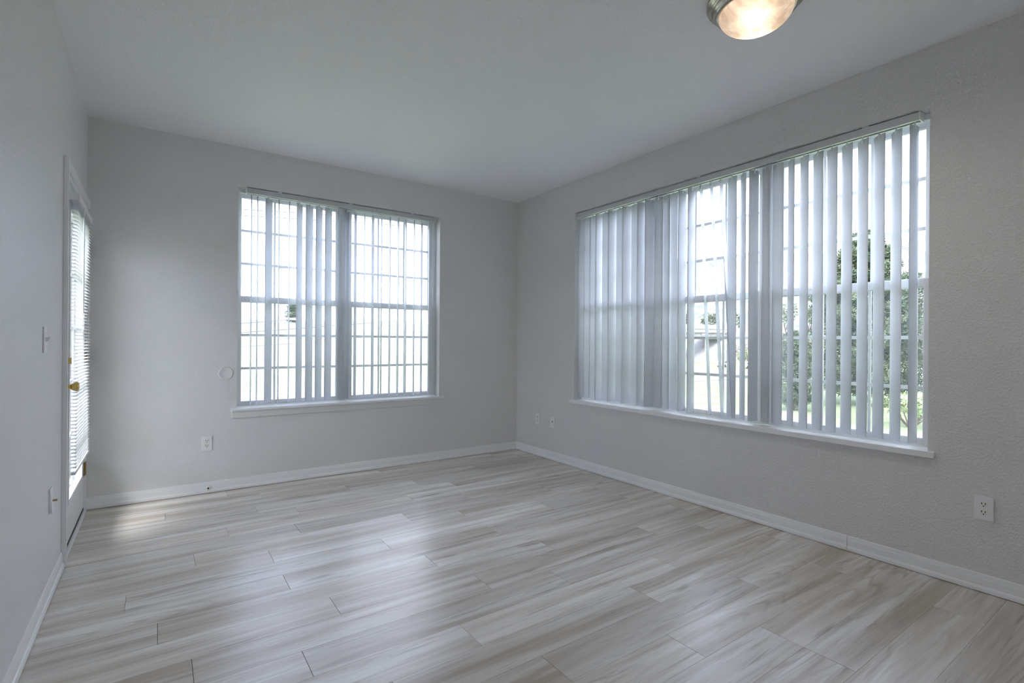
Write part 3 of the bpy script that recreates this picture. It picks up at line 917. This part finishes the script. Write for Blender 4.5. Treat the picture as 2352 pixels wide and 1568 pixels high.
def car(px, dist, label):
    P = at(px, 784, dist); x, y = P.x, P.y
    t = thing('car', (x, y, GZ + .05), label, 'car')
    prof = [(-2.2, .35), (2.2, .35), (2.25, .75), (1.3, .95), (.7, 1.45), (-1.3, 1.48), (-2.0, .98), (-2.25, .9)]
    obj('body', MB().extrude(prof, lambda a, z: (x + a, y - .85, GZ + z), lambda a, z: (x + a, y + .85, GZ + z)), M_WHITE, t, bevel=.06)
    win = [(1.05, 1.0), (.6, 1.38), (-1.2, 1.4), (-1.75, 1.02)]
    obj('side_window', MB().extrude(win, lambda a, z: (x + a, y - .87, GZ + z), lambda a, z: (x + a, y - .855, GZ + z)), M_DKGLASS, t)
    for a in (-1.35, 1.35):
        for s in (-.86, .72):
            obj('wheel', MB().tube((x + a, y + s, GZ + .36), (x + a, y + s + .16, GZ + .36), .33, n=16), M_TYRE, t)


car(1666, 124, 'white car on the far road near the street lamp')
car(1717, 120, 'white car on the far road beside the brown shrubs')

# overhead cables
def upole(x, y, top, label):
    t = thing('utility_pole', (x, y, GZ), label, 'utility pole')
    obj('pole', MB().tube((x, y, GZ - .2), (x, y, top), .13, .10, 10), M_BARK, t)
    obj('crossarm', MB().box(x - .06, x + .06, y - 1.1, y + 1.1, top - .7, top - .5), M_BARK, t)


ROWA, ROWB = CAM.y + 28, CAM.y + 13.85
upole(31.0, ROWA, 10.4, 'wooden utility pole carrying the cables past the embankment, nearer the overpass')
upole(-18.0, ROWA, 9.4, 'wooden utility pole carrying the cables past the embankment, away from the overpass')
upole(9.3, ROWB, 9.6, 'wooden utility pole near the building carrying the slanting cables')
upole(62.0, ROWB, 9.6, 'wooden utility pole beyond the tall pine carrying the slanting cables')


def cable(pts, depth, xa, xb, label, r):
    """a cable hung between the poles at xa and xb, through the photograph's points on the plane of that pole row"""
    w = []
    for px, py in pts:
        d_ = fw + rt * ((px - 1176) / FPX) - up * ((py - 784) / FPX)
        w.append(CAM + d_ * (depth / d_.y))
    for k, x in ((0, xa), (-1, xb)):
        a_, b__ = (w[0], w[1]) if k == 0 else (w[-1], w[-2])
        sl_ = (a_.z - b__.z) / (a_.x - b__.x)
        e = Vector((x, a_.y, a_.z + sl_ * (x - a_.x) * .8))
        if k == 0: w.insert(0, e)
        else: w.append(e)
    tag(obj('power_line', MB().path(w, r), M_WIRE), label, 'cable')


for kk, (pts, r, lab) in enumerate((
        ([(548, 480.5), (610, 484), (700, 489), (850, 501), (1000, 515)], .019, 'uppermost overhead cable crossing the sky outside the two-unit window'),
        ([(548, 494.5), (610, 498), (700, 503), (850, 513), (1000, 523)], .019, 'second overhead cable close under the uppermost one outside the two-unit window'),
        ([(548, 613), (700, 617), (850, 619.5), (1000, 621)], .014, 'single overhead cable well below the upper pair, against bright cloud'),
        ([(700, 731), (812, 719), (900, 710), (1000, 700)], .015, 'overhead cable rising just above the guard rail of the embankment'),
        ([(548, 764), (650, 757), (760, 748), (900, 738), (1000, 733)], .017, 'overhead cable crossing the upper part of the dry grass embankment'),
        ([(548, 796), (660, 790), (770, 782), (905, 766), (1000, 759)], .011, 'lowest thin overhead cable crossing the middle of the dry grass embankment'))):
    cable(pts, 27.2 + .32 * kk, -18.0, 31.0, lab, r)
for kk, (pts, r, lab) in enumerate((
        ([(1560, 413), (1614, 433), (1670, 454), (1799, 499), (1927, 534), (2010, 552)], .014, 'uppermost cable slanting down across the sky above the mountains'),
        ([(1560, 423), (1614, 443), (1670, 463), (1799, 505), (1927, 538), (2010, 556)], .014, 'second cable close under the uppermost slanting one above the mountains'),
        ([(1560, 466), (1612, 482), (1670, 500), (1750, 522), (1850, 545)], .011, 'lowest slanting cable above the mountains, apart from the upper pair'))):
    cable(pts, 13.7 + .3 * kk, 9.3, 62.0, lab, r)
